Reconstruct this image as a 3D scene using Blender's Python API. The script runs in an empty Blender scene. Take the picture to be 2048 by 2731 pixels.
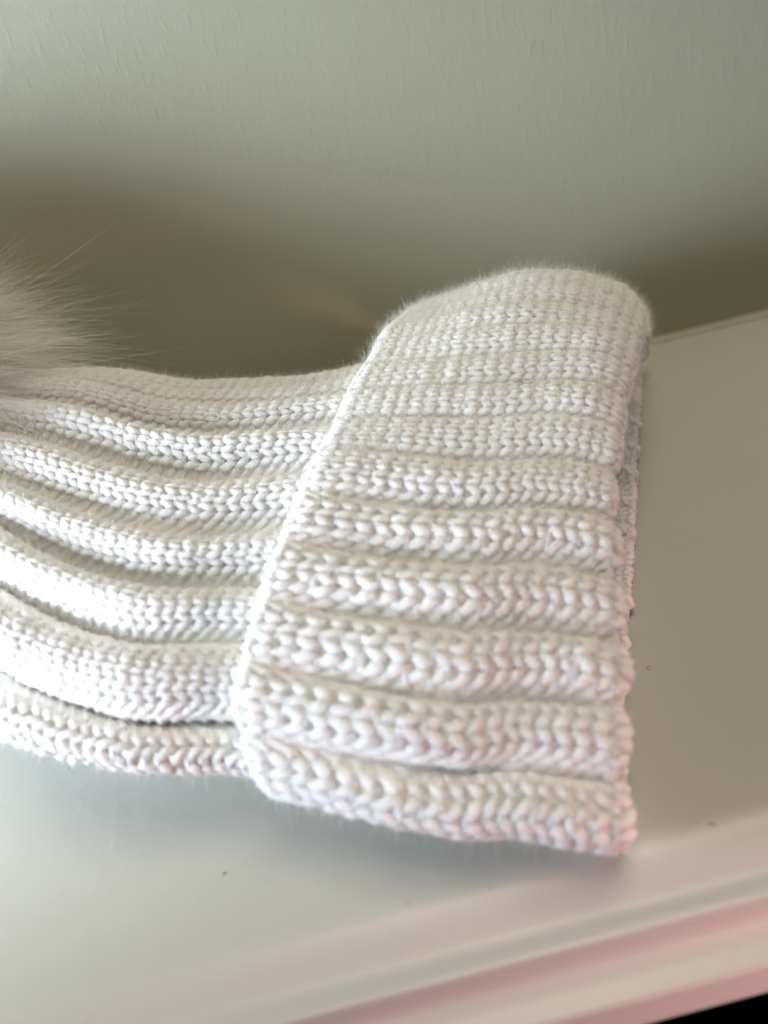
import bpy, bmesh, math
import numpy as np
from mathutils import Matrix, Vector

scene = bpy.context.scene
COL = scene.collection

# ---------------------------------------------------------------- camera (metres)
CAM_H, CAM_D = .160, .322
PITCH, ROLL, YAW = math.radians(33), math.radians(12.75), math.radians(-2.0)
F_PX, PH = 2365.0, 2731.0
_F = np.array([-math.sin(YAW)*math.cos(PITCH), math.cos(YAW)*math.cos(PITCH), -math.sin(PITCH)])
_R = np.array([math.cos(YAW), math.sin(YAW), 0.0])
_U = np.cross(_R, _F)
_r = math.cos(ROLL)*_R-math.sin(ROLL)*_U
_u = math.sin(ROLL)*_R+math.cos(ROLL)*_U
cam_data = bpy.data.cameras.new("camera")
cam_data.sensor_fit = 'VERTICAL'
cam_data.sensor_height = 36
cam_data.lens = F_PX/PH*36
cam_data.clip_start = .005
cam_data.clip_end = 50
cam = bpy.data.objects.new("camera", cam_data)
COL.objects.link(cam)
M = Matrix(((_r[0], _u[0], -_F[0], 0), (_r[1], _u[1], -_F[1], -CAM_D), (_r[2], _u[2], -_F[2], CAM_H), (0, 0, 0, 1)))
cam.matrix_world = M
cam_data.dof.use_dof = True
cam_data.dof.focus_distance = .243
cam_data.dof.aperture_fstop = 8.2
scene.camera = cam

# ---------------------------------------------------------------- light
world = bpy.data.worlds.new("World")
scene.world = world
world.use_nodes = True
bg = world.node_tree.nodes["Background"]
bg.inputs[0].default_value = (1.0, .90, .68, 1)
bg.inputs[1].default_value = .001

def area(name, loc, target, sx, sy, power, color, spread=180):
    d = bpy.data.lights.new(name, 'AREA')
    d.shape = 'RECTANGLE'; d.size = sx; d.size_y = sy
    d.energy = power; d.color = color; d.spread = math.radians(spread)
    o = bpy.data.objects.new(name, d)
    COL.objects.link(o)
    o.location = loc
    o.rotation_euler = (Vector(target)-Vector(loc)).to_track_quat('-Z', 'Y').to_euler()
    return o
# cool daylight from a window up to the left
area("window_light", (-.405, -.211, .128), (-.145, -.070, .073), .23, .17, 1.16, (.80, .905, 1.04), 68)
# soft light coming down off the ceiling
area("ceiling_light", (.25, -.35, 1.6), (.05, -.12, 0), 1.1, .5, 14.4, (1.0, .885, .70))
# rosy light thrown back from the room, low on the right
area("rosy_room_light", (.27, -.46, -.02), (.080, -.260, -.076), .14, .09, .20, (1.0, .55, .55), 50)

scene.view_settings.view_transform = 'Standard'
scene.view_settings.look = 'None'
scene.view_settings.exposure = .15
scene.view_settings.gamma = 1
scene.render.engine = 'CYCLES'
scene.cycles.max_bounces = 14
scene.cycles.diffuse_bounces = 10
scene.cycles.transmission_bounces = 8
scene.cycles.glossy_bounces = 4

# ---------------------------------------------------------------- helpers
def mesh_obj(name, V, Fa, mat, parent=None, smooth=True, uv=None):
    """V (n,3), Fa (m,3|4) -> one linked mesh object"""
    V = np.ascontiguousarray(V, dtype=np.float32); Fa = np.ascontiguousarray(Fa, dtype=np.int32)
    me = bpy.data.meshes.new(name)
    k = Fa.shape[1]
    me.vertices.add(len(V)); me.vertices.foreach_set("co", V.ravel())
    me.loops.add(Fa.size); me.loops.foreach_set("vertex_index", Fa.ravel())
    me.polygons.add(len(Fa))
    me.polygons.foreach_set("loop_start", np.arange(0, Fa.size, k, dtype=np.int32))
    try:
        me.polygons.foreach_set("loop_total", np.full(len(Fa), k, dtype=np.int32))
    except Exception:
        pass
    me.polygons.foreach_set("use_smooth", np.full(len(Fa), smooth, dtype=bool))
    if uv is not None:
        l = me.uv_layers.new(name="UVMap")
        l.data.foreach_set("uv", np.ascontiguousarray(uv[Fa.ravel()], dtype=np.float32).ravel())
    me.update(calc_edges=True)
    me.validate()
    if mat: me.materials.append(mat)
    o = bpy.data.objects.new(name, me)
    COL.objects.link(o)
    if parent: o.parent = parent
    return o

def empty(name, loc=(0, 0, 0)):
    o = bpy.data.objects.new(name, None)
    o.empty_display_size = .02
    COL.objects.link(o); o.location = loc
    return o

def sheet(n, m, closed_u=True):
    """quad indices of an n x m grid (m wraps if closed_u)"""
    i = np.arange(n-1)[:, None]; mm = m if closed_u else m-1; j = np.arange(mm)[None, :]
    a = i*m+j; b = i*m+(j+1) % m
    return np.stack([a, b, b+m, a+m], -1).reshape(-1, 4)

_tr = np.random.default_rng(99)
def tubes(P, N, rad, sides=8, ply=.0, twist=0.0, phase=None, rough=.0):
    """P,N: (T, L, 3) paths and their reference normals; rad (T, L). -> V, F, UV of T tubes"""
    T, L, _ = P.shape
    d = np.empty_like(P); d[:, 1:-1] = P[:, 2:]-P[:, :-2]; d[:, 0] = P[:, 1]-P[:, 0]; d[:, -1] = P[:, -1]-P[:, -2]
    d /= np.linalg.norm(d, axis=2, keepdims=True)+1e-12
    b = np.cross(d, N); b /= np.linalg.norm(b, axis=2, keepdims=True)+1e-12
    n = np.cross(b, d)
    seg = np.linalg.norm(np.diff(P, axis=1), axis=2)
    ln = np.concatenate([np.zeros((T, 1)), np.cumsum(seg, 1)], 1)
    if phase is not None: ln = ln+phase[:, None]
    a = np.arange(sides)*2*np.pi/sides
    A = a[None, None, :]+0*ln[..., None]
    R = rad[..., None]*(1+ply*np.cos(2*(A-twist*ln[..., None])))*(1+rough*_tr.normal(0, 1, A.shape))
    V = P[:, :, None, :]+R[..., None]*(np.cos(A)[..., None]*b[:, :, None, :]+np.sin(A)[..., None]*n[:, :, None, :])
    base = (np.arange(T)*L*sides)[:, None, None]
    i = np.arange(L-1)[None, :, None]; j = np.arange(sides)[None, None, :]; j2 = (j+1) % sides
    p = base+i*sides
    Fq = np.stack(np.broadcast_arrays(p+j, p+j2, p+sides+j2, p+sides+j), -1).reshape(-1, 4)
    UV = np.stack([np.broadcast_to(ln[..., None]*1000, A.shape), A/(2*np.pi)], -1).reshape(-1, 2)
    return V.reshape(-1, 3), Fq, UV

def hairs(P, rad):
    """P (T, L, 3) hair paths, rad (T,) root radius, tapering to a tip -> V, F(tri+quads as tris)"""
    T, L, _ = P.shape
    d = np.gradient(P, axis=1); d /= np.linalg.norm(d, axis=2, keepdims=True)+1e-12
    ref = np.array([.31, .57, .76])
    b = np.cross(d, ref); b /= np.linalg.norm(b, axis=2, keepdims=True)+1e-12
    n = np.cross(b, d)
    w = rad[:, None]*(1-np.linspace(0, 1, L)[None, :]**2*.85)
    a = np.arange(3)*2*np.pi/3
    V = P[:, :, None, :]+w[:, :, None, None]*(np.cos(a)[None, None, :, None]*b[:, :, None, :]+np.sin(a)[None, None, :, None]*n[:, :, None, :])
    base = (np.arange(T)*L*3)[:, None, None]
    i = np.arange(L-1)[None, :, None]; j = np.arange(3)[None, None, :]; j2 = (j+1) % 3
    p = base+i*3
    Fq = np.stack(np.broadcast_arrays(p+j, p+j2, p+3+j2, p+3+j), -1).reshape(-1, 4)
    return V.reshape(-1, 3), Fq

def ribbons(P, rad):
    """very fine fibres as tapering two-sided strips: P (T, L, 3)"""
    T, L, _ = P.shape
    d = np.gradient(P, axis=1); d /= np.linalg.norm(d, axis=2, keepdims=True)+1e-12
    b = np.cross(d, np.array([.31, .57, .76])); b /= np.linalg.norm(b, axis=2, keepdims=True)+1e-12
    w = rad*(1-np.linspace(0, 1, L)**2*.8)[None, :, None]
    V = np.stack([P-b*w, P+b*w], 2)
    p = (np.arange(T)*L*2)[:, None]+(np.arange(L-1)*2)[None, :]
    Fq = np.stack([p, p+1, p+3, p+2], -1).reshape(-1, 4)
    return V.reshape(-1, 3), Fq

# ---------------------------------------------------------------- materials
def new_mat(name):
    m = bpy.data.materials.new(name); m.use_nodes = True
    nt = m.node_tree; nt.nodes.clear()
    return m, nt, nt.nodes, nt.links

def yarn_mat(name, color, translucent=.12, bump=.5):
    m, nt, N, Lk = new_mat(name)
    out = N.new('ShaderNodeOutputMaterial')
    tc = N.new('ShaderNodeTexCoord')
    # filaments: noise drawn out along the yarn and wound round it, plus a little fluff
    sep = N.new('ShaderNodeSeparateXYZ'); Lk.new(tc.outputs['UV'], sep.inputs[0])
    tw = N.new('ShaderNodeMath'); tw.operation = 'MULTIPLY_ADD'; tw.inputs[1].default_value = .16
    Lk.new(sep.outputs[0], tw.inputs[0]); Lk.new(sep.outputs[1], tw.inputs[2])
    an = N.new('ShaderNodeMath'); an.operation = 'MULTIPLY'; an.inputs[1].default_value = 2*math.pi
    Lk.new(tw.outputs[0], an.inputs[0])
    co = N.new('ShaderNodeMath'); co.operation = 'COSINE'; Lk.new(an.outputs[0], co.inputs[0])
    si = N.new('ShaderNodeMath'); si.operation = 'SINE'; Lk.new(an.outputs[0], si.inputs[0])
    ln = N.new('ShaderNodeMath'); ln.operation = 'MULTIPLY'; ln.inputs[1].default_value = .11
    Lk.new(sep.outputs[0], ln.inputs[0])
    cb = N.new('ShaderNodeCombineXYZ'); Lk.new(co.outputs[0], cb.inputs[0]); Lk.new(si.outputs[0], cb.inputs[1]); Lk.new(ln.outputs[0], cb.inputs[2])
    fl = N.new('ShaderNodeTexNoise'); fl.inputs['Scale'].default_value = 4.2; fl.inputs['Detail'].default_value = 4
    Lk.new(cb.outputs[0], fl.inputs['Vector'])
    no = N.new('ShaderNodeTexNoise'); no.inputs['Scale'].default_value = 1700; no.inputs['Detail'].default_value = 3
    Lk.new(tc.outputs['Object'], no.inputs['Vector'])
    ad = N.new('ShaderNodeMath'); ad.operation = 'MULTIPLY_ADD'; ad.inputs[1].default_value = 1.3
    Lk.new(fl.outputs[0], ad.inputs[0]); Lk.new(no.outputs[0], ad.inputs[2])
    bp = N.new('ShaderNodeBump'); bp.inputs['Strength'].default_value = bump; bp.inputs['Distance'].default_value = .0006
    Lk.new(ad.outputs[0], bp.inputs['Height'])
    p = N.new('ShaderNodeBsdfPrincipled')
    p.inputs['Base Color'].default_value = (*color, 1)
    p.inputs['Roughness'].default_value = 1.0
    p.inputs['Specular IOR Level'].default_value = .03
    p.inputs['Subsurface Weight'].default_value = .5
    p.inputs['Subsurface Radius'].default_value = (1, 1, .9)
    p.inputs['Subsurface Scale'].default_value = .0026
    p.inputs['Sheen Weight'].default_value = .15
    p.inputs['Sheen Roughness'].default_value = .5
    Lk.new(bp.outputs[0], p.inputs['Normal'])
    t = N.new('ShaderNodeBsdfTranslucent'); t.inputs[0].default_value = (*color, 1)
    Lk.new(bp.outputs[0], t.inputs['Normal'])
    mx = N.new('ShaderNodeMixShader'); mx.inputs[0].default_value = translucent
    Lk.new(p.outputs[0], mx.inputs[1]); Lk.new(t.outputs[0], mx.inputs[2])
    Lk.new(mx.outputs[0], out.inputs[0])
    return m

def hair_mat(name, color):
    m, nt, N, Lk = new_mat(name)
    out = N.new('ShaderNodeOutputMaterial')
    p = N.new('ShaderNodeBsdfPrincipled')
    p.inputs['Base Color'].default_value = (*color, 1); p.inputs['Roughness'].default_value = .45
    t = N.new('ShaderNodeBsdfTranslucent'); t.inputs[0].default_value = (*color, 1)
    mx = N.new('ShaderNodeMixShader'); mx.inputs[0].default_value = .85
    Lk.new(p.outputs[0], mx.inputs[1]); Lk.new(t.outputs[0], mx.inputs[2]); Lk.new(mx.outputs[0], out.inputs[0])
    return m

def paint_mat(name, color, rough, scale_vec, noise_scale, bump, dist, var=.04):
    m, nt, N, Lk = new_mat(name)
    out = N.new('ShaderNodeOutputMaterial')
    tc = N.new('ShaderNodeTexCoord')
    mp = N.new('ShaderNodeMapping'); mp.inputs['Scale'].default_value = scale_vec
    Lk.new(tc.outputs['Object'], mp.inputs[0])
    n1 = N.new('ShaderNodeTexNoise'); n1.inputs['Scale'].default_value = noise_scale; n1.inputs['Detail'].default_value = 5
    n1.inputs['Roughness'].default_value = .55
    Lk.new(mp.outputs[0], n1.inputs['Vector'])
    n2 = N.new('ShaderNodeTexNoise'); n2.inputs['Scale'].default_value = noise_scale*.16; n2.inputs['Detail'].default_value = 3
    Lk.new(mp.outputs[0], n2.inputs['Vector'])
    # blobs: only the tops of the noise stand up as runs of paint
    r1 = N.new('ShaderNodeMapRange'); r1.inputs['From Min'].default_value = .50; r1.inputs['From Max'].default_value = .80
    r1.interpolation_type = 'SMOOTHSTEP'
    Lk.new(n1.outputs[0], r1.inputs[0])
    ad = N.new('ShaderNodeMath'); ad.operation = 'MULTIPLY_ADD'; ad.inputs[1].default_value = 1.2
    Lk.new(n2.outputs[0], ad.inputs[0]); Lk.new(r1.outputs[0], ad.inputs[2])
    bp = N.new('ShaderNodeBump'); bp.inputs['Strength'].default_value = bump; bp.inputs['Distance'].default_value = dist
    Lk.new(ad.outputs[0], bp.inputs['Height'])
    cr = N.new('ShaderNodeMix'); cr.data_type = 'RGBA'
    c2 = tuple(c*(1-var*1.6) for c in color)
    cr.inputs[6].default_value = (*color, 1); cr.inputs[7].default_value = (*c2, 1)
    n3 = N.new('ShaderNodeTexNoise'); n3.inputs['Scale'].default_value = 14; n3.inputs['Detail'].default_value = 6
    Lk.new(tc.outputs['Object'], n3.inputs['Vector'])
    Lk.new(n3.outputs[0], cr.inputs[0])
    p = N.new('ShaderNodeBsdfPrincipled')
    Lk.new(cr.outputs[2], p.inputs['Base Color'])
    p.inputs['Roughness'].default_value = rough
    p.inputs['Specular IOR Level'].default_value = .4
    Lk.new(bp.outputs[0], p.inputs['Normal'])
    Lk.new(p.outputs[0], out.inputs[0])
    return m

def plain_mat(name, color, rough=.7):
    m, nt, N, Lk = new_mat(name)
    out = N.new('ShaderNodeOutputMaterial')
    tc = N.new('ShaderNodeTexCoord'); n = N.new('ShaderNodeTexNoise'); n.inputs['Scale'].default_value = 60
    Lk.new(tc.outputs['Object'], n.inputs['Vector'])
    mx = N.new('ShaderNodeMix'); mx.data_type = 'RGBA'
    mx.inputs[6].default_value = (*color, 1); mx.inputs[7].default_value = (*[c*.7 for c in color], 1)
    Lk.new(n.outputs[0], mx.inputs[0])
    p = N.new('ShaderNodeBsdfPrincipled'); p.inputs['Roughness'].default_value = rough
    p.inputs['Specular IOR Level'].default_value = .1
    Lk.new(mx.outputs[2], p.inputs['Base Color']); Lk.new(p.outputs[0], out.inputs[0])
    return m

M_WALL = paint_mat("wall_paint", (.405, .404, .288), .55, (1, 1, .28), 500, .15, .0006)
M_SHELF = paint_mat("shelf_paint", (.432, .432, .388), .36, (1, 1, 1), 190, .16, .0004, .03)
M_CAULK = plain_mat("caulk", (.44, .43, .34), .5)
M_YARN = yarn_mat("white_yarn", (.95, .95, .93))
M_LINING = yarn_mat("white_yarn_backing", (.95, .95, .92), .1, .15)
M_FIBRE = hair_mat("yarn_fibre", (.95, .95, .93))
M_FUR = hair_mat("white_fur", (.97, .965, .93))
M_DARK = plain_mat("matte_black", (.0015, .0015, .0018), .95)  # one even near-black, fully matte
M_SPECK = plain_mat("dark_dust", (.05, .045, .04), .9)

# ---------------------------------------------------------------- wall, shelf, black panel
def box(name, lo, hi, mat, parent=None):
    x0, y0, z0 = lo; x1, y1, z1 = hi
    V = np.array([(x, y, z) for z in (z0, z1) for y in (y0, y1) for x in (x0, x1)], float)
    Fa = np.array([(0, 2, 3, 1), (4, 5, 7, 6), (0, 1, 5, 4), (2, 6, 7, 3), (0, 4, 6, 2), (1, 3, 7, 5)])
    return mesh_obj(name, V, Fa, mat, parent, smooth=False)

wall = box("wall", (-1.0, 0, -1.0), (1.1, .12, 1.6), M_WALL)
wall["kind"] = "structure"
panel = box("black_panel", (-1.0, -.03, -1.0), (1.1, -.0005, -.05), M_DARK)
panel["label"] = "black panel under the shelf, glimpsed past the moulded edge"
panel["category"] = "panel"

def smooth_profile(pts, k=6):
    P = np.array(pts, float)
    for _ in range(2):
        Q = [P[0]]
        for a, b in zip(P[:-1], P[1:]):
            Q += [a*.75+b*.25, a*.25+b*.75]
        Q.append(P[-1]); P = np.array(Q)
    return P

shelf = empty("shelf", (0, -.11, 0))
shelf["label"] = "pale painted shelf with a moulded front edge, carrying the knitted hat"
shelf["category"] = "shelf"
XL, XR = -.75, .85
def extrude(name, prof_yz, mat, parent):
    P = np.array(prof_yz, float); n = len(P)
    xs = np.linspace(XL, XR, 41)
    V = np.stack([np.repeat(xs, n), np.tile(P[:, 0], len(xs)), np.tile(P[:, 1], len(xs))], 1)
    o = mesh_obj(name, V, sheet(len(xs), n, False)[:, ::-1], mat, parent)
    return o
top_board = extrude("top_board", [(-.0, -.028), (-.0, .0)] + [(-.004, 0), (-.05, 0), (-.1, 0), (-.15, 0), (-.19, 0), (-.204, 0)], M_SHELF, shelf)
nose = smooth_profile([(-.2040, 0), (-.2110, -.0002), (-.2165, -.0006), (-.2200, -.0022), (-.2235, -.0044), (-.2252, -.0052), (-.2286, -.0055), (-.2297, -.0058)])
nose = np.vstack([nose, smooth_profile([(-.2298, -.0062), (-.2301, -.0072), (-.2302, -.0100), (-.2305, -.0125), (-.2325, -.0142), (-.2350, -.0150), (-.2366, -.0155)]),
                  smooth_profile([(-.2370, -.0158), (-.2373, -.0165), (-.2373, -.0250), (-.2368, -.0264), (-.2350, -.0268), (-.20, -.0270), (-.0, -.0270)])])
moulding = extrude("edge_moulding", nose, M_SHELF, shelf)
for o in (top_board, moulding):
    o.location = (0, .11, 0)
a = np.linspace(0, math.pi/2, 7)
bead = np.stack([-.0022+.0022*np.sin(a)*0-.0000-(.0022-.0022*np.sin(a))*0, a*0], 1)
bead = [(-.0001, .0021), (-.0005, .0013), (-.0011, .0008), (-.0020, .0005), (-.0028, .0002)]
caulk = extrude("caulk_bead", bead, M_CAULK, shelf); caulk.location = (0, .11, 0)
# ---------------------------------------------------------------- hat surface (pure numpy)
import numpy as np, math
rng = np.random.default_rng(7)

def catmull_closed(P, n):
    P = np.asarray(P, float); m = len(P); out = []
    k = 24
    t = np.linspace(0, 1, k, endpoint=False)[:, None]
    for i in range(m):
        a, b, c, d = P[(i-1) % m], P[i], P[(i+1) % m], P[(i+2) % m]
        out.append(.5*((2*b)+(-a+c)*t+(2*a-5*b+4*c-d)*t**2+(-a+3*b-3*c+d)*t**3))
    Q = np.concatenate(out); Q = np.vstack([Q, Q[:1]])
    L = np.concatenate([[0], np.cumsum(np.linalg.norm(np.diff(Q, axis=0), axis=1))])
    tt = np.linspace(0, L[-1], n+1)[:-1]
    return np.stack([np.interp(tt, L, Q[:, j]) for j in range(Q.shape[1])], 1)

NU = 720
def section(B, K, prof):
    """closed cross-section in the upright plane from the front foot B to the back K; prof = (c, z) points"""
    B = np.array(B); K = np.array(K)
    P = [(B[0]+(K[0]-B[0])*c, B[1]+(K[1]-B[1])*c, z) for c, z in prof]
    return catmull_closed(P, NU)

def prof(lift, zf, top, zb=.024):
    # starts under the front edge, runs up the front, over the top, down the back and home underneath
    return [(.035, lift+.0035), (.0, zf)] + top + [(1.0, zb), (.955, .0065+.3*lift), (.8, .0035+.45*lift), (.55, .0030+.65*lift), (.28, .0030+.85*lift)]

def pull(P, w=1.0):
    u = np.arange(NU)/NU
    d = .0020+.0040*np.exp(-((u-.21)/.085)**2)-.0022*np.exp(-((u-.40)/.07)**2)
    d = np.where(u < .55, d, .0047-.0027*np.clip((u-.93)/.07, 0, 1))
    return P+np.array([-.92, .36, .12])*(d*w)[:, None]

def tuck(P):
    u = np.arange(NU)/NU
    w = .30+.95*np.exp(-(np.minimum(u, 1-u)/.034)**2)+.5*np.exp(-((u-.99)/.05)**2)
    return P+np.array([.0055, -.002, 0])*w[:, None]

CUFF_ST = [  # distance from the fold, section; the crown end is held up off the shelf by the pompom
 (-.006, pull(section((.041, -.219), (.120, -.034), prof(0, .010, [(.06, .0215), (.2, .0315), (.38, .0385), (.56, .0385), (.7, .0340), (.81, .0290), (.91, .0235)], .015)))),
 (.000, pull(section((.0365, -.2215), (.1215, -.031), prof(0, .011, [(.06, .0225), (.2, .033), (.38, .0425), (.56, .0455), (.7, .0420), (.81, .0365), (.91, .0290)], .017)))),
 (.012, pull(section((.0262, -.2195), (.114, -.027), prof(.002, .013, [(.06, .0245), (.2, .0355), (.38, .0458), (.56, .0540), (.7, .0545), (.81, .0505), (.91, .0410)])), .6)),
 (.024, pull(section((.0155, -.2160), (.098, -.024), prof(.004, .015, [(.06, .0268), (.2, .0378), (.38, .0482), (.56, .0575), (.7, .0605), (.81, .0580), (.91, .0480)])), .25)),
 (.040, section((.003, -.2130), (.080, -.021), prof(.0045, .0155, [(.06, .030), (.2, .041), (.38, .051), (.56, .0595), (.7, .0630), (.81, .0610), (.91, .051)]))),
 (.083, tuck(section((-.0360, -.1950), (.050, -.018), prof(.0125, .022, [(.06, .039), (.2, .050), (.38, .0575), (.56, .062), (.68, .0620), (.80, .0570), (.91, .045)])))),
]
CROWN_ST = [
 (.000, pull(section((.0345, -.2180), (.112, -.032), prof(.001, .010, [(.06, .019), (.2, .029), (.38, .0385), (.56, .0425), (.7, .0405), (.81, .0350), (.91, .0270)], .016)), 1.25)),
 (.020, pull(section((.0195, -.2125), (.094, -.028), prof(.004, .013, [(.06, .022), (.2, .032), (.38, .0420), (.56, .0490), (.7, .0500), (.81, .0460), (.91, .0360)])), .6)),
 (.040, section((.002, -.2065), (.076, -.024), prof(.008, .016, [(.06, .026), (.2, .035), (.38, .044), (.56, .051), (.7, .054), (.81, .052), (.91, .042)]))),
 (.075, section((-.028, -.1930), (.036, -.021), prof(.017, .025, [(.06, .034), (.2, .042), (.38, .0485), (.55, .0515), (.68, .0495), (.80, .043), (.91, .032)]))),
 (.092, section((-.0390, -.1880), (.0205, -.021), prof(.019, .027, [(.06, .036), (.2, .044), (.38, .0500), (.54, .0525), (.66, .0495), (.80, .0420), (.91, .031)]))),
 (.118, section((-.0575, -.1850), (-.004, -.020), prof(.023, .031, [(.06, .040), (.2, .0475), (.38, .0530), (.53, .0550), (.66, .0515), (.80, .0435), (.91, .033)]))),
 (.145, section((-.0755, -.1760), (-.030, -.018), prof(.0255, .034, [(.06, .043), (.2, .051), (.38, .0575), (.53, .0600), (.66, .0565), (.80, .047), (.91, .036)]))),
 (.168, section((-.091, -.1640), (-.053, -.017), prof(.0275, .036, [(.06, .046), (.2, .055), (.38, .063), (.53, .067), (.66, .0645), (.80, .055), (.91, .042)]))),
 (.188, section((-.108, -.142), (-.080, -.021), prof(.031, .041, [(.06, .049), (.2, .058), (.38, .066), (.53, .069), (.66, .068), (.80, .060), (.91, .046)], .030))),
 (.203, section((-.122, -.115), (-.105, -.034), prof(.038, .047, [(.06, .053), (.2, .061), (.38, .067), (.53, .069), (.66, .067), (.80, .061), (.91, .052)], .040))),
]
def interp_st(ST, s):
    """Hermite interpolation of the stations at many s -> (len(s), NU, 3)"""
    S = np.array([a for a, _ in ST]); P = np.stack([b for _, b in ST])
    M = np.empty_like(P)
    M[1:-1] = (P[2:]-P[:-2])/(S[2:]-S[:-2])[:, None, None]
    M[0] = (P[1]-P[0])/(S[1]-S[0]); M[-1] = (P[-1]-P[-2])/(S[-1]-S[-2])
    s = np.clip(np.asarray(s, float), S[0], S[-1])
    i = np.clip(np.searchsorted(S, s, side='right')-1, 0, len(S)-2)
    h = (S[i+1]-S[i])[:, None, None]; t = ((s-S[i])/(S[i+1]-S[i]))[:, None, None]
    h00 = 2*t**3-3*t**2+1; h10 = t**3-2*t**2+t; h01 = -2*t**3+3*t**2; h11 = t**3-t**2
    return h00*P[i]+h10*h*M[i]+h01*P[i+1]+h11*h*M[i+1]
# ---------------------------------------------------------------- the hat
hat = empty("knitted_hat", (0, -.11, 0))
hat["label"] = "white ribbed knitted hat lying on its side with a turned-up cuff and fur pompom"
hat["category"] = "hat"
OFF = np.array([0, .11, 0])            # children are built in world space, the Empty sits under the hat

def smoothstep(a, b, x):
    t = np.clip((x-a)/(b-a), 0, 1); return t*t*(3-2*t)

def fill_grooves(known, n):
    """known groove positions on the front, the rest spread evenly round the back"""
    g = list(known); rest = n-len(g)
    span = 1-(g[-1]-g[0])
    g += [g[-1]+span*(i+1)/(rest+1) for i in range(rest)]
    return np.array(g)

CUFF_GR = fill_grooves([.016, .051, .083, .117, .153, .186, .219, .2495, .279, .308, .335, .361, .386, .411], 31)
CROWN_GR = fill_grooves([-.012, .036, .088, .127, .172, .228, .277, .325, .375], 20)
CROWN_GR2 = fill_grooves([-.004, .050, .109, .163, .199, .254, .297, .335, .378], 20)      # towards the pompom the ribs climb

NG = 2480
class Fabric:
    """a grid of the fabric's face: path rows p (metres along the wale) x NG positions round the hat"""
    def __init__(self, grid, grooves, amp, exps, side=1, gr2=None, grs=(0, 1)):
        self.side = side; self.gr2 = gr2; self.grs = grs
        n = len(grid)
        # resample round
        uu = np.arange(NG)/NG*NU
        i0 = np.floor(uu).astype(int) % NU; fr = (uu-np.floor(uu))[None, :, None]
        g = grid[:, i0]*(1-fr)+grid[:, (i0+1) % NU]*fr
        step = np.linalg.norm(np.diff(grid[:, ::20], axis=0), axis=2).mean(1)
        self.p = np.concatenate([[0], np.cumsum(step)])
        # even rows
        self.nr = int(self.p[-1]/.0006)+1
        pp = np.linspace(0, self.p[-1], self.nr)
        j = np.clip(np.searchsorted(self.p, pp, side='right')-1, 0, n-2)
        f = ((pp-self.p[j])/(self.p[j+1]-self.p[j]))[:, None, None]
        g = g[j]*(1-f)+g[j+1]*f
        self.len = self.p[-1]; self.base = g; self.gr = grooves; self.pp = pp
        u = np.arange(NG)/NG
        self.n = len(grooves)
        G = self.edges(pp)                                  # (rows, n+1) groove positions
        phi = np.empty((self.nr, NG)); kk = np.empty((self.nr, NG), int)
        for r in range(self.nr):
            uw = (u-G[r, 0]) % 1+G[r, 0]
            kk[r] = np.clip(np.searchsorted(G[r], uw, side='right')-1, 0, self.n-1)
            phi[r] = (uw-G[r, kk[r]])/(G[r, kk[r]+1]-G[r, kk[r]])
        vr = np.random.default_rng(17); w = .22 if side > 0 else .42
        kA = vr.uniform(1-w, 1+w*.8, self.n)[kk]; kE = vr.uniform(1-w*.6, 1+w, self.n)[kk]
        kA = kA*(1+(.0 if side > 0 else .22)*np.sin(pp[:, None]*42+kk*2.3))
        nrm = self.normals(g)
        A = amp(pp[:, None], u[None, :])*kA
        pr = np.abs(np.sin(np.pi*phi))**(exps*kE)
        d = A*(pr-.70)
        # gentle unevenness
        d = d+.0006*np.sin(pp[:, None]*90+u[None, :]*31)*np.sin(pp[:, None]*47-u[None, :]*57)
        self.D = g+nrm*d[..., None]
        self.N = self.normals(self.D)
    def edges(self, p):
        """groove positions at path lengths p -> (len(p), n+1)"""
        p = np.asarray(p, float)
        g0 = self.gr; g1 = self.gr2 if self.gr2 is not None else self.gr
        f = smoothstep(*self.grs, p)[:, None]
        g = g0[None, :]*(1-f)+g1[None, :]*f
        g = g+.0022*np.sin(p[:, None]*48+np.arange(len(g0))[None, :]*1.7)*np.sin(p[:, None]*19+np.arange(len(g0))[None, :]*2.9)
        return np.concatenate([g, g[:, :1]+1], 1)
    def normals(self, g):
        du = np.roll(g, -3, 1)-np.roll(g, 3, 1)
        dp = np.gradient(g, axis=0)
        n = np.cross(dp, du)*self.side; n /= np.linalg.norm(n, axis=2, keepdims=True)+1e-12
        return n
    def sample(self, p, u, what='both'):
        a = np.clip(p/self.len*(self.nr-1), 0, self.nr-1.001); i = a.astype(int); f = (a-i)[..., None]
        b = (u % 1)*NG; j = np.floor(b).astype(int) % NG; h = (b-np.floor(b))[..., None]; j2 = (j+1) % NG
        def bl(G): return (G[i, j]*(1-h)+G[i, j2]*h)*(1-f)+(G[i+1, j]*(1-h)+G[i+1, j2]*h)*f
        n = bl(self.N)
        return bl(self.D), n/(np.linalg.norm(n, axis=-1, keepdims=True)+1e-12)

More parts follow.
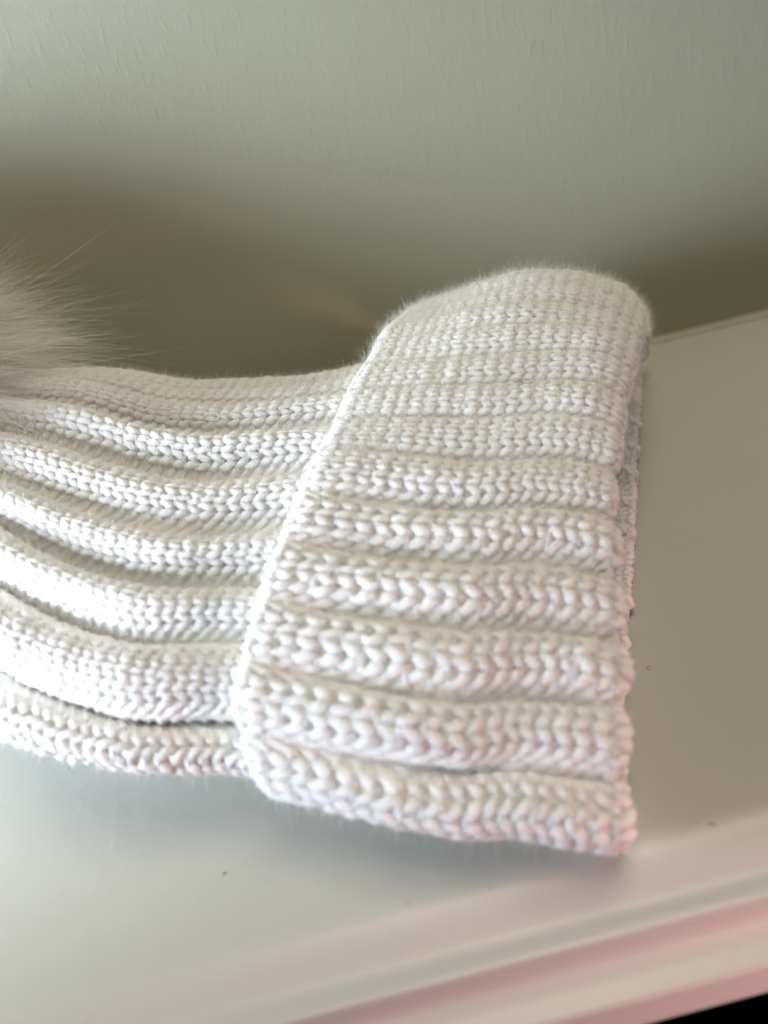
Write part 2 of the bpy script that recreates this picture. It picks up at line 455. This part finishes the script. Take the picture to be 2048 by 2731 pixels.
PTS = 12                                # points of yarn per stitch
def rib_yarn(fab, k, row_p, wales, pitch, rad, sgn, valley=.09, relief=.45, sides=8, ply=.13):
    """the yarn of every row across one rib, from groove k to groove k+1"""
    cuts = np.concatenate([[0.0], np.linspace(valley, 1-valley, wales+1), [1.0]])   # half purl wale, knit wales, half purl wale
    ph, vv, zz = [], [], []
    for w in range(len(cuts)-1):
        c0, c1 = cuts[w], cuts[w+1]
        if w == 0: t = np.linspace(np.pi, 2*np.pi, PTS//2, endpoint=False); x = (t-np.pi)/np.pi; a = 0; m = -.5
        elif w == len(cuts)-2: t = np.linspace(0, np.pi, PTS//2+1); x = t/np.pi; a = 0; m = -.5
        else: t = np.linspace(0, 2*np.pi, PTS, endpoint=False); x = t/(2*np.pi); a = .22; m = 1.0
        ph.append(c0+(c1-c0)*(x+a*np.sin(2*t)))
        vv.append(np.cos(t)); zz.append(-np.cos(2*t)*m)
    ph = np.concatenate(ph); vv = np.concatenate(vv); zz = np.concatenate(zz)
    sink = .9*np.clip((np.maximum(valley-ph, ph-1+valley)+.02)/valley, 0, 1)
    zz = np.convolve(np.pad(zz, 1, mode='edge'), [.25, .5, .25], 'valid')
    T = len(row_p)
    lr = np.random.default_rng(100+k)
    j1 = lr.normal(0, .05, (T, 1))+lr.normal(0, .05, (T, len(ph)))
    P = np.clip(row_p[:, None]+sgn*pitch*.60*vv[None, :]*(1+lr.normal(0, .05, (T, 1)))+pitch*j1*.35, 0, fab.len)
    E = fab.edges(P.ravel()); u0 = E[:, k].reshape(P.shape); u1 = E[:, k+1].reshape(P.shape)
    U = u0+(u1-u0)*(ph[None, :]+.012*lr.normal(0, 1, (T, 1))*np.sin(np.pi*ph)[None, :])
    pos, nrm = fab.sample(P, U)
    z = (zz[None, :]*relief-sink[None, :]*(smoothstep(.004, .034, P)*(1-smoothstep(.072, .090, P)) if sgn > 0 else 1.0))*rad+lr.normal(0, rad*.07, (T, 1))
    pos = pos+nrm*z[..., None]
    R = np.full((T, len(ph)), rad)*(1+lr.normal(0, .04, (T, 1)))*(1+.05*np.sin(np.arange(len(ph))*1.3+lr.uniform(0, 6, (T, 1))))
    V, Fq, UV = tubes(pos, nrm, R, sides, ply, 1700.0, lr.uniform(0, .01, T), .055)
    return V, Fq, UV, pos, nrm

def settle(V):
    """what would sink into the shelf or the wall lies flat against it"""
    V = V.copy()
    V[:, 2] = np.where(V[:, 2] < .0012, .0003+.0009*np.exp(np.minimum(V[:, 2]-.0012, 0)/.0009), V[:, 2])
    V[:, 1] = np.where(V[:, 1] > -.0030, -.0006-.0024*np.exp(np.minimum(-.0030-V[:, 1], 0)/.0024), V[:, 1])
    return V

def fibres(pos, nrm, count, lo, hi, rad, seed):
    r = np.random.default_rng(seed)
    i = r.integers(0, len(pos), count)
    p = pos[i]; n = nrm[i]
    t = r.normal(0, 1, (count, 3)); t -= n*(t*n).sum(1, keepdims=True); t /= np.linalg.norm(t, axis=1, keepdims=True)
    d = n*r.uniform(.35, 1.0, (count, 1))+t*r.uniform(.3, 1.1, (count, 1)); d /= np.linalg.norm(d, axis=1, keepdims=True)
    L = lo+(hi-lo)*r.random((count, 1))**2.2
    q = r.normal(0, .35, (count, 3))
    s = np.linspace(0, 1, 3)
    H = p[:, None]+n[:, None]*.0009+(d[:, None]*s[None, :, None]+q[:, None]*(s**2)[None, :, None])*L[:, None]
    return ribbons(H, rad)

# ---- crown
s = np.linspace(.068, .203, 160)
def crown_amp(p, u):
    a = .0092*(1-smoothstep(.26, .35, u)*.74)
    a = a*(.75+.25*smoothstep(.0, .02, p))*(1-.75*smoothstep(.105, .135, p))
    return a
crown_fab = Fabric(interp_st(CROWN_ST, s), CROWN_GR, crown_amp, 1.0, -1, CROWN_GR2, (.035, .115))
step_r, step_u = 2, 4
def backing(fab, name, depth, mat, parent, cap=False):
    g = (fab.D-fab.N*depth)[::3, ::8]
    n, m = g.shape[:2]
    V = g.reshape(-1, 3); Fa = sheet(n, m)
    V = settle(V)
    if cap:
        c = g[-1].mean(0); V = np.vstack([V, c[None]])
        last = (n-1)*m+np.arange(m)
        Fa = np.vstack([Fa, np.stack([last, (n-1)*m+(np.arange(m)+1) % m, np.full(m, n*m), np.full(m, n*m)], 1)])
        q = Fa[-m:, :3]; Fa = Fa[:-m]
        tri = np.concatenate([Fa[:, [0, 1, 2]], Fa[:, [0, 2, 3]], q]); Fa = tri
    return mesh_obj(name, V+OFF, Fa, mat, parent)

crown = backing(crown_fab, "crown", .0000, M_LINING, hat, True)
ROW = .0034
rows = np.arange(.003, crown_fab.len-.002, ROW)
cp, cn = [], []
for k in range(len(CROWN_GR)):
    V, Fq, UV, pos, nrm = rib_yarn(crown_fab, k, rows, 4, ROW, .00106, -1, .18)
    mesh_obj("rib", settle(V)+OFF, Fq, M_YARN, crown, uv=UV)
    if CROWN_GR[k] < .62: cp.append(pos.reshape(-1, 3)); cn.append(nrm.reshape(-1, 3))
V, Fq = fibres(np.vstack(cp), np.vstack(cn), 80000, .0006, .0034, .000032, 3)
o = mesh_obj("fuzz", settle(V)+OFF, Fq, M_FIBRE, crown); o["kind"] = "stuff"

# ---- cuff: from the cast-on edge down the outside, round the fold and up inside
so = np.linspace(.083, .0065, 90)
A = interp_st(CUFF_ST, so)
si = np.linspace(.0065, .034, 34)
B = interp_st(CROWN_ST, si)
ta = A[-1]-A[-2]; ta /= np.linalg.norm(ta, axis=1, keepdims=True)
tb = B[1]-B[0]; tb /= np.linalg.norm(tb, axis=1, keepdims=True)
t = np.linspace(0, 1, 14)[1:-1, None, None]
hl = .0075
c0, c1, c2, c3 = A[-1], A[-1]+ta*hl, B[0]-tb*hl, B[0]
fold = (1-t)**3*c0+3*(1-t)**2*t*c1+3*(1-t)*t**2*c2+t**3*c3
# the cast-on edge rolls under, towards the crown beneath it
te = A[0]-A[3]; te /= np.linalg.norm(te, axis=1, keepdims=True)
ue = np.roll(A[0], -3, 0)-np.roll(A[0], 3, 0)
ne = np.cross(te, ue); ne /= np.linalg.norm(ne, axis=1, keepdims=True)
roll = np.stack([A[0]+te*a+ne*b for a, b in ((-.0035, .0052), (-.0015, .0052), (.0004, .0046), (.0016, .0034), (.0022, .0020), (.0016, .0007))])
cuff_grid = np.concatenate([roll, A[1:], fold, B])
def cuff_amp(p, u):
    a = .0078*(1-smoothstep(.125, .25, u)*.80)
    a = a*(.07+.93*smoothstep(.008, .040, p))*(1-.82*smoothstep(.070, .092, p))
    return a
cuff_fab = Fabric(cuff_grid, CUFF_GR, cuff_amp, .85)
cuff = backing(cuff_fab, "cuff", -.00035, M_LINING, hat)
rows = np.arange(.0035, cuff_fab.len-.002, .0039)
fine_rows = np.arange(.0035, cuff_fab.len-.002, .0034)
cp, cn = [], []
for k in range(len(CUFF_GR)):
    if k < 5: V, Fq, UV, pos, nrm = rib_yarn(cuff_fab, k, rows, 2, .0039, .00148, 1, .17, .28, 7, .07)
    else: V, Fq, UV, pos, nrm = rib_yarn(cuff_fab, k, fine_rows, 3, .0034, .00124, 1, .10 if k < 8 else .06, .34, 7, .07)
    mesh_obj("rib", settle(V)+OFF, Fq, M_YARN, cuff, uv=UV)
    if CUFF_GR[k] < .62: cp.append(pos[:26].reshape(-1, 3)); cn.append(nrm[:26].reshape(-1, 3))
V, Fq = fibres(np.vstack(cp), np.vstack(cn), 140000, .0006, .0042, .000034, 4)
o = mesh_obj("fuzz", settle(V)+OFF, Fq, M_FIBRE, cuff); o["kind"] = "stuff"
# ---- pompom
PC = np.array([-.154, -.060, .076])
ico = bmesh.new(); bmesh.ops.create_icosphere(ico, subdivisions=4, radius=.046)
Vc = np.array([v.co[:] for v in ico.verts]); Fc = np.array([[v.index for v in f.verts] for f in ico.faces]); ico.free()
Vc = Vc*(1+.06*np.sin(Vc[:, :1]*300)*np.sin(Vc[:, 1:2]*260))
pompom = mesh_obj("pompom", Vc+PC+OFF, Fc, M_FUR, hat)
def fur(count, length, spread, rad, seed, dirs=None, droop=.22, segs=9):
    r = np.random.default_rng(seed)
    d = r.normal(0, 1, (count, 3)) if dirs is None else dirs
    d /= np.linalg.norm(d, axis=1, keepdims=True)
    nt = 420
    tuft = r.normal(0, 1, (nt, 3)); tuft /= np.linalg.norm(tuft, axis=1, keepdims=True)
    nearest = (d@tuft.T).argmax(1)
    L = length*(1-spread*r.random((count, 1)))
    L = L*(1-.62*smoothstep(.05, .55, d[:, 2:])*smoothstep(-.35, .15, d[:, :1]))
    L = L*(1+.85*smoothstep(.15, .6, d[:, 2:])*(1-smoothstep(-.35, .0, d[:, :1])))  # unseen upper fur lengthened so its shadow reaches higher up the wall
    s = np.linspace(0, 1, segs)
    root = PC+d*.042
    tip = d*.28+tuft[nearest]*.72+r.normal(0, .13, (count, 3))
    bend = r.normal(0, .13, (count, 3))
    H = root[:, None]+L[:, None]*(d[:, None]*(s*(1-s*.6))[None, :, None]+tip[:, None]*(s**2*.6)[None, :, None]+bend[:, None]*(s**2.4)[None, :, None])
    H[..., 2] -= (L*droop)*(s**2)[None, :]
    H[..., 1] = np.where(H[..., 1] > -.006, -.002-.004*np.exp(np.minimum(-.006-H[..., 1], 0)/.004), H[..., 1])
    H[..., 2] = np.where(H[..., 2] < .005, .001+.004*np.exp(np.minimum(H[..., 2]-.005, 0)/.004), H[..., 2])
    return hairs(H, np.full(count, rad))
V, Fq = fur(20000, .058, .50, .00008, 21, segs=6)
o = mesh_obj("fur", V+OFF, Fq, M_FUR, pompom); o["kind"] = "stuff"
r = np.random.default_rng(31)
dd = r.normal(0, 1, (5000, 3))*np.array([.35, .6, .5])+np.array([1.0, -.1, .05])
V, Fq = fur(5000, .042, .45, .00010, 23, dd, .15, 6)
o = mesh_obj("underfur", V+OFF, Fq, M_FUR, pompom); o["kind"] = "stuff"
# long guard hairs that stand out over the crown, in loose locks
r = np.random.default_rng(5)
tips = [((-.0790, -.102, .0715), 5), ((-.0735, -.102, .0700), 5), ((-.0700, -.103, .0688), 4), ((-.0625, -.101, .0640), 1), ((-.066, -.104, .0640), 1),
        ((-.0700, -.108, .0600), 1), ((-.0610, -.072, .0735), 4), ((-.0545, -.070, .0735), 2), ((-.0560, -.066, .0690), 5), ((-.0640, -.070, .0765), 4),
        ((-.0690, -.068, .0820), 3), ((-.0600, -.064, .0715), 4), ((-.0735, -.075, .0770), 5)]
P = []
s9 = np.linspace(0, 1, 12)[:, None]
for tip, n in tips:
    tip = np.array(tip)
    for _ in range(n):
        tip = tip; e = tip+np.array([0, 0, .003])+r.normal(0, .0022, 3)*np.array([1.6, .8, .7]) if n > 1 else tip+np.array([0, 0, .003])
        d = (e-PC)/np.linalg.norm(e-PC)+r.normal(0, .07, 3)
        root = PC+d/np.linalg.norm(d)*.042
        mid = (root+e)/2+np.array([0, 0, .008])+r.normal(0, .0022, 3)
        P.append((1-s9)**2*root+2*(1-s9)*s9*mid+s9**2*e)
V, Fq = hairs(np.array(P), np.full(len(P), .00011))
o = mesh_obj("guard_hair", V+OFF, Fq, M_FUR, pompom); o["kind"] = "stuff"

# ---------------------------------------------------------------- stray hair and specks
Hx, Hn = cuff_fab.sample(np.full(30, .0), np.full(30, .0))
def stray(name, path, rad, mat, label, cat, group=None):
    P = np.array(path, float)
    o = empty(name, P[0]) if False else None
    V, Fq, UV = tubes(P[None], np.broadcast_to(np.array([.1, -.5, .86]), P.shape)[None], np.full((1, len(P)), rad), 5)
    c = P.mean(0)
    o = mesh_obj(name, V-c, Fq, mat); o.location = c
    o["label"] = label; o["category"] = cat
    if group: o["group"] = group
    return o
def at_shelf(px, py, z=0.0):
    a = (px-1024)/F_PX; b = -(py-1365.5)/F_PX
    d = _r*a+_u*b+_F; k = (z-CAM_H)/d[2]
    return np.array([0, -CAM_D, CAM_H])+d*k
# dark hair lying on the upper front of the cuff
best = None
Q = cuff_fab.D[:150, :1000]-np.array([0, -CAM_D, CAM_H])
zc = Q@_F; X = 1024+F_PX*(Q@_r)/zc; Y = 1365.5-F_PX*(Q@_u)/zc
def on_cuff(px, py, lift=.0016):
    i = np.unravel_index(np.hypot(X-px, Y-py).argmin(), X.shape)
    return cuff_fab.D[i]+cuff_fab.N[i]*lift
pts = np.array([on_cuff(*p) for p in ((1372, 1036), (1384, 1031), (1396, 1034), (1408, 1038), (1418, 1034), (1426, 1038))])
tt = np.linspace(0, 5, 26); pts = np.stack([np.interp(tt, np.arange(6), pts[:, j]) for j in range(3)], 1)
for _ in range(3): pts[1:-1] = (pts[:-2]+pts[1:-1]*2+pts[2:])/4
stray("stray_hair", pts, .00007, M_SPECK, "short dark hair lying across the upper part of the hat's cuff", "hair")

def speck(px, py, size, label, seed):
    c = at_shelf(px, py)
    r = np.random.default_rng(seed)
    bm = bmesh.new(); bmesh.ops.create_icosphere(bm, subdivisions=2, radius=size)
    V = np.array([v.co[:] for v in bm.verts]); Fa = np.array([[v.index for v in f.verts] for f in bm.faces]); bm.free()
    V *= .8*(1+.35*r.normal(0, 1, (len(V), 1))); V *= np.array([1.3, .8, .5]); V[:, 2] -= V[:, 2].min()-.00005
    o = mesh_obj("dust_speck", V, Fa, M_SPECK); o.location = c
    o["label"] = label; o["category"] = "speck"; o["group"] = "dark specks of dust on the shelf"
speck(51, 1955, .00019, "dark dust speck on the shelf nearest the left end of the hat's lower edge", 1)
speck(183, 2052, .00017, "dark dust speck on the shelf below the middle of the hat's crown", 2)
speck(600, 2331, .00026, "largest dark dust speck, out on the open shelf below the cuff's left corner", 3)
speck(1089, 2409, .00018, "dark dust speck on the shelf close to the start of the moulded edge", 4)
speck(1553, 2340, .00017, "dark dust speck on the shelf just below the cuff's lower right corner", 5)
a = np.linspace(0, 5.0, 16)
c = at_shelf(1730, 1783)
stray("lint_curl", c+np.stack([.0005*np.cos(a), .0006*np.sin(a), .00012+0*a], 1), .00005, M_SPECK, "tiny curled dark fibre on the shelf right of the hat's cuff", "lint")
c = at_shelf(1900, 2198)
a = np.linspace(0, 1, 12)
stray("lint_thread", c+np.stack([-.0008+.0014*a, .0004*np.sin(a*5), .00012+0*a], 1), .00006, M_SPECK, "tiny bent dark thread on the shelf near the right edge above the moulding", "lint")
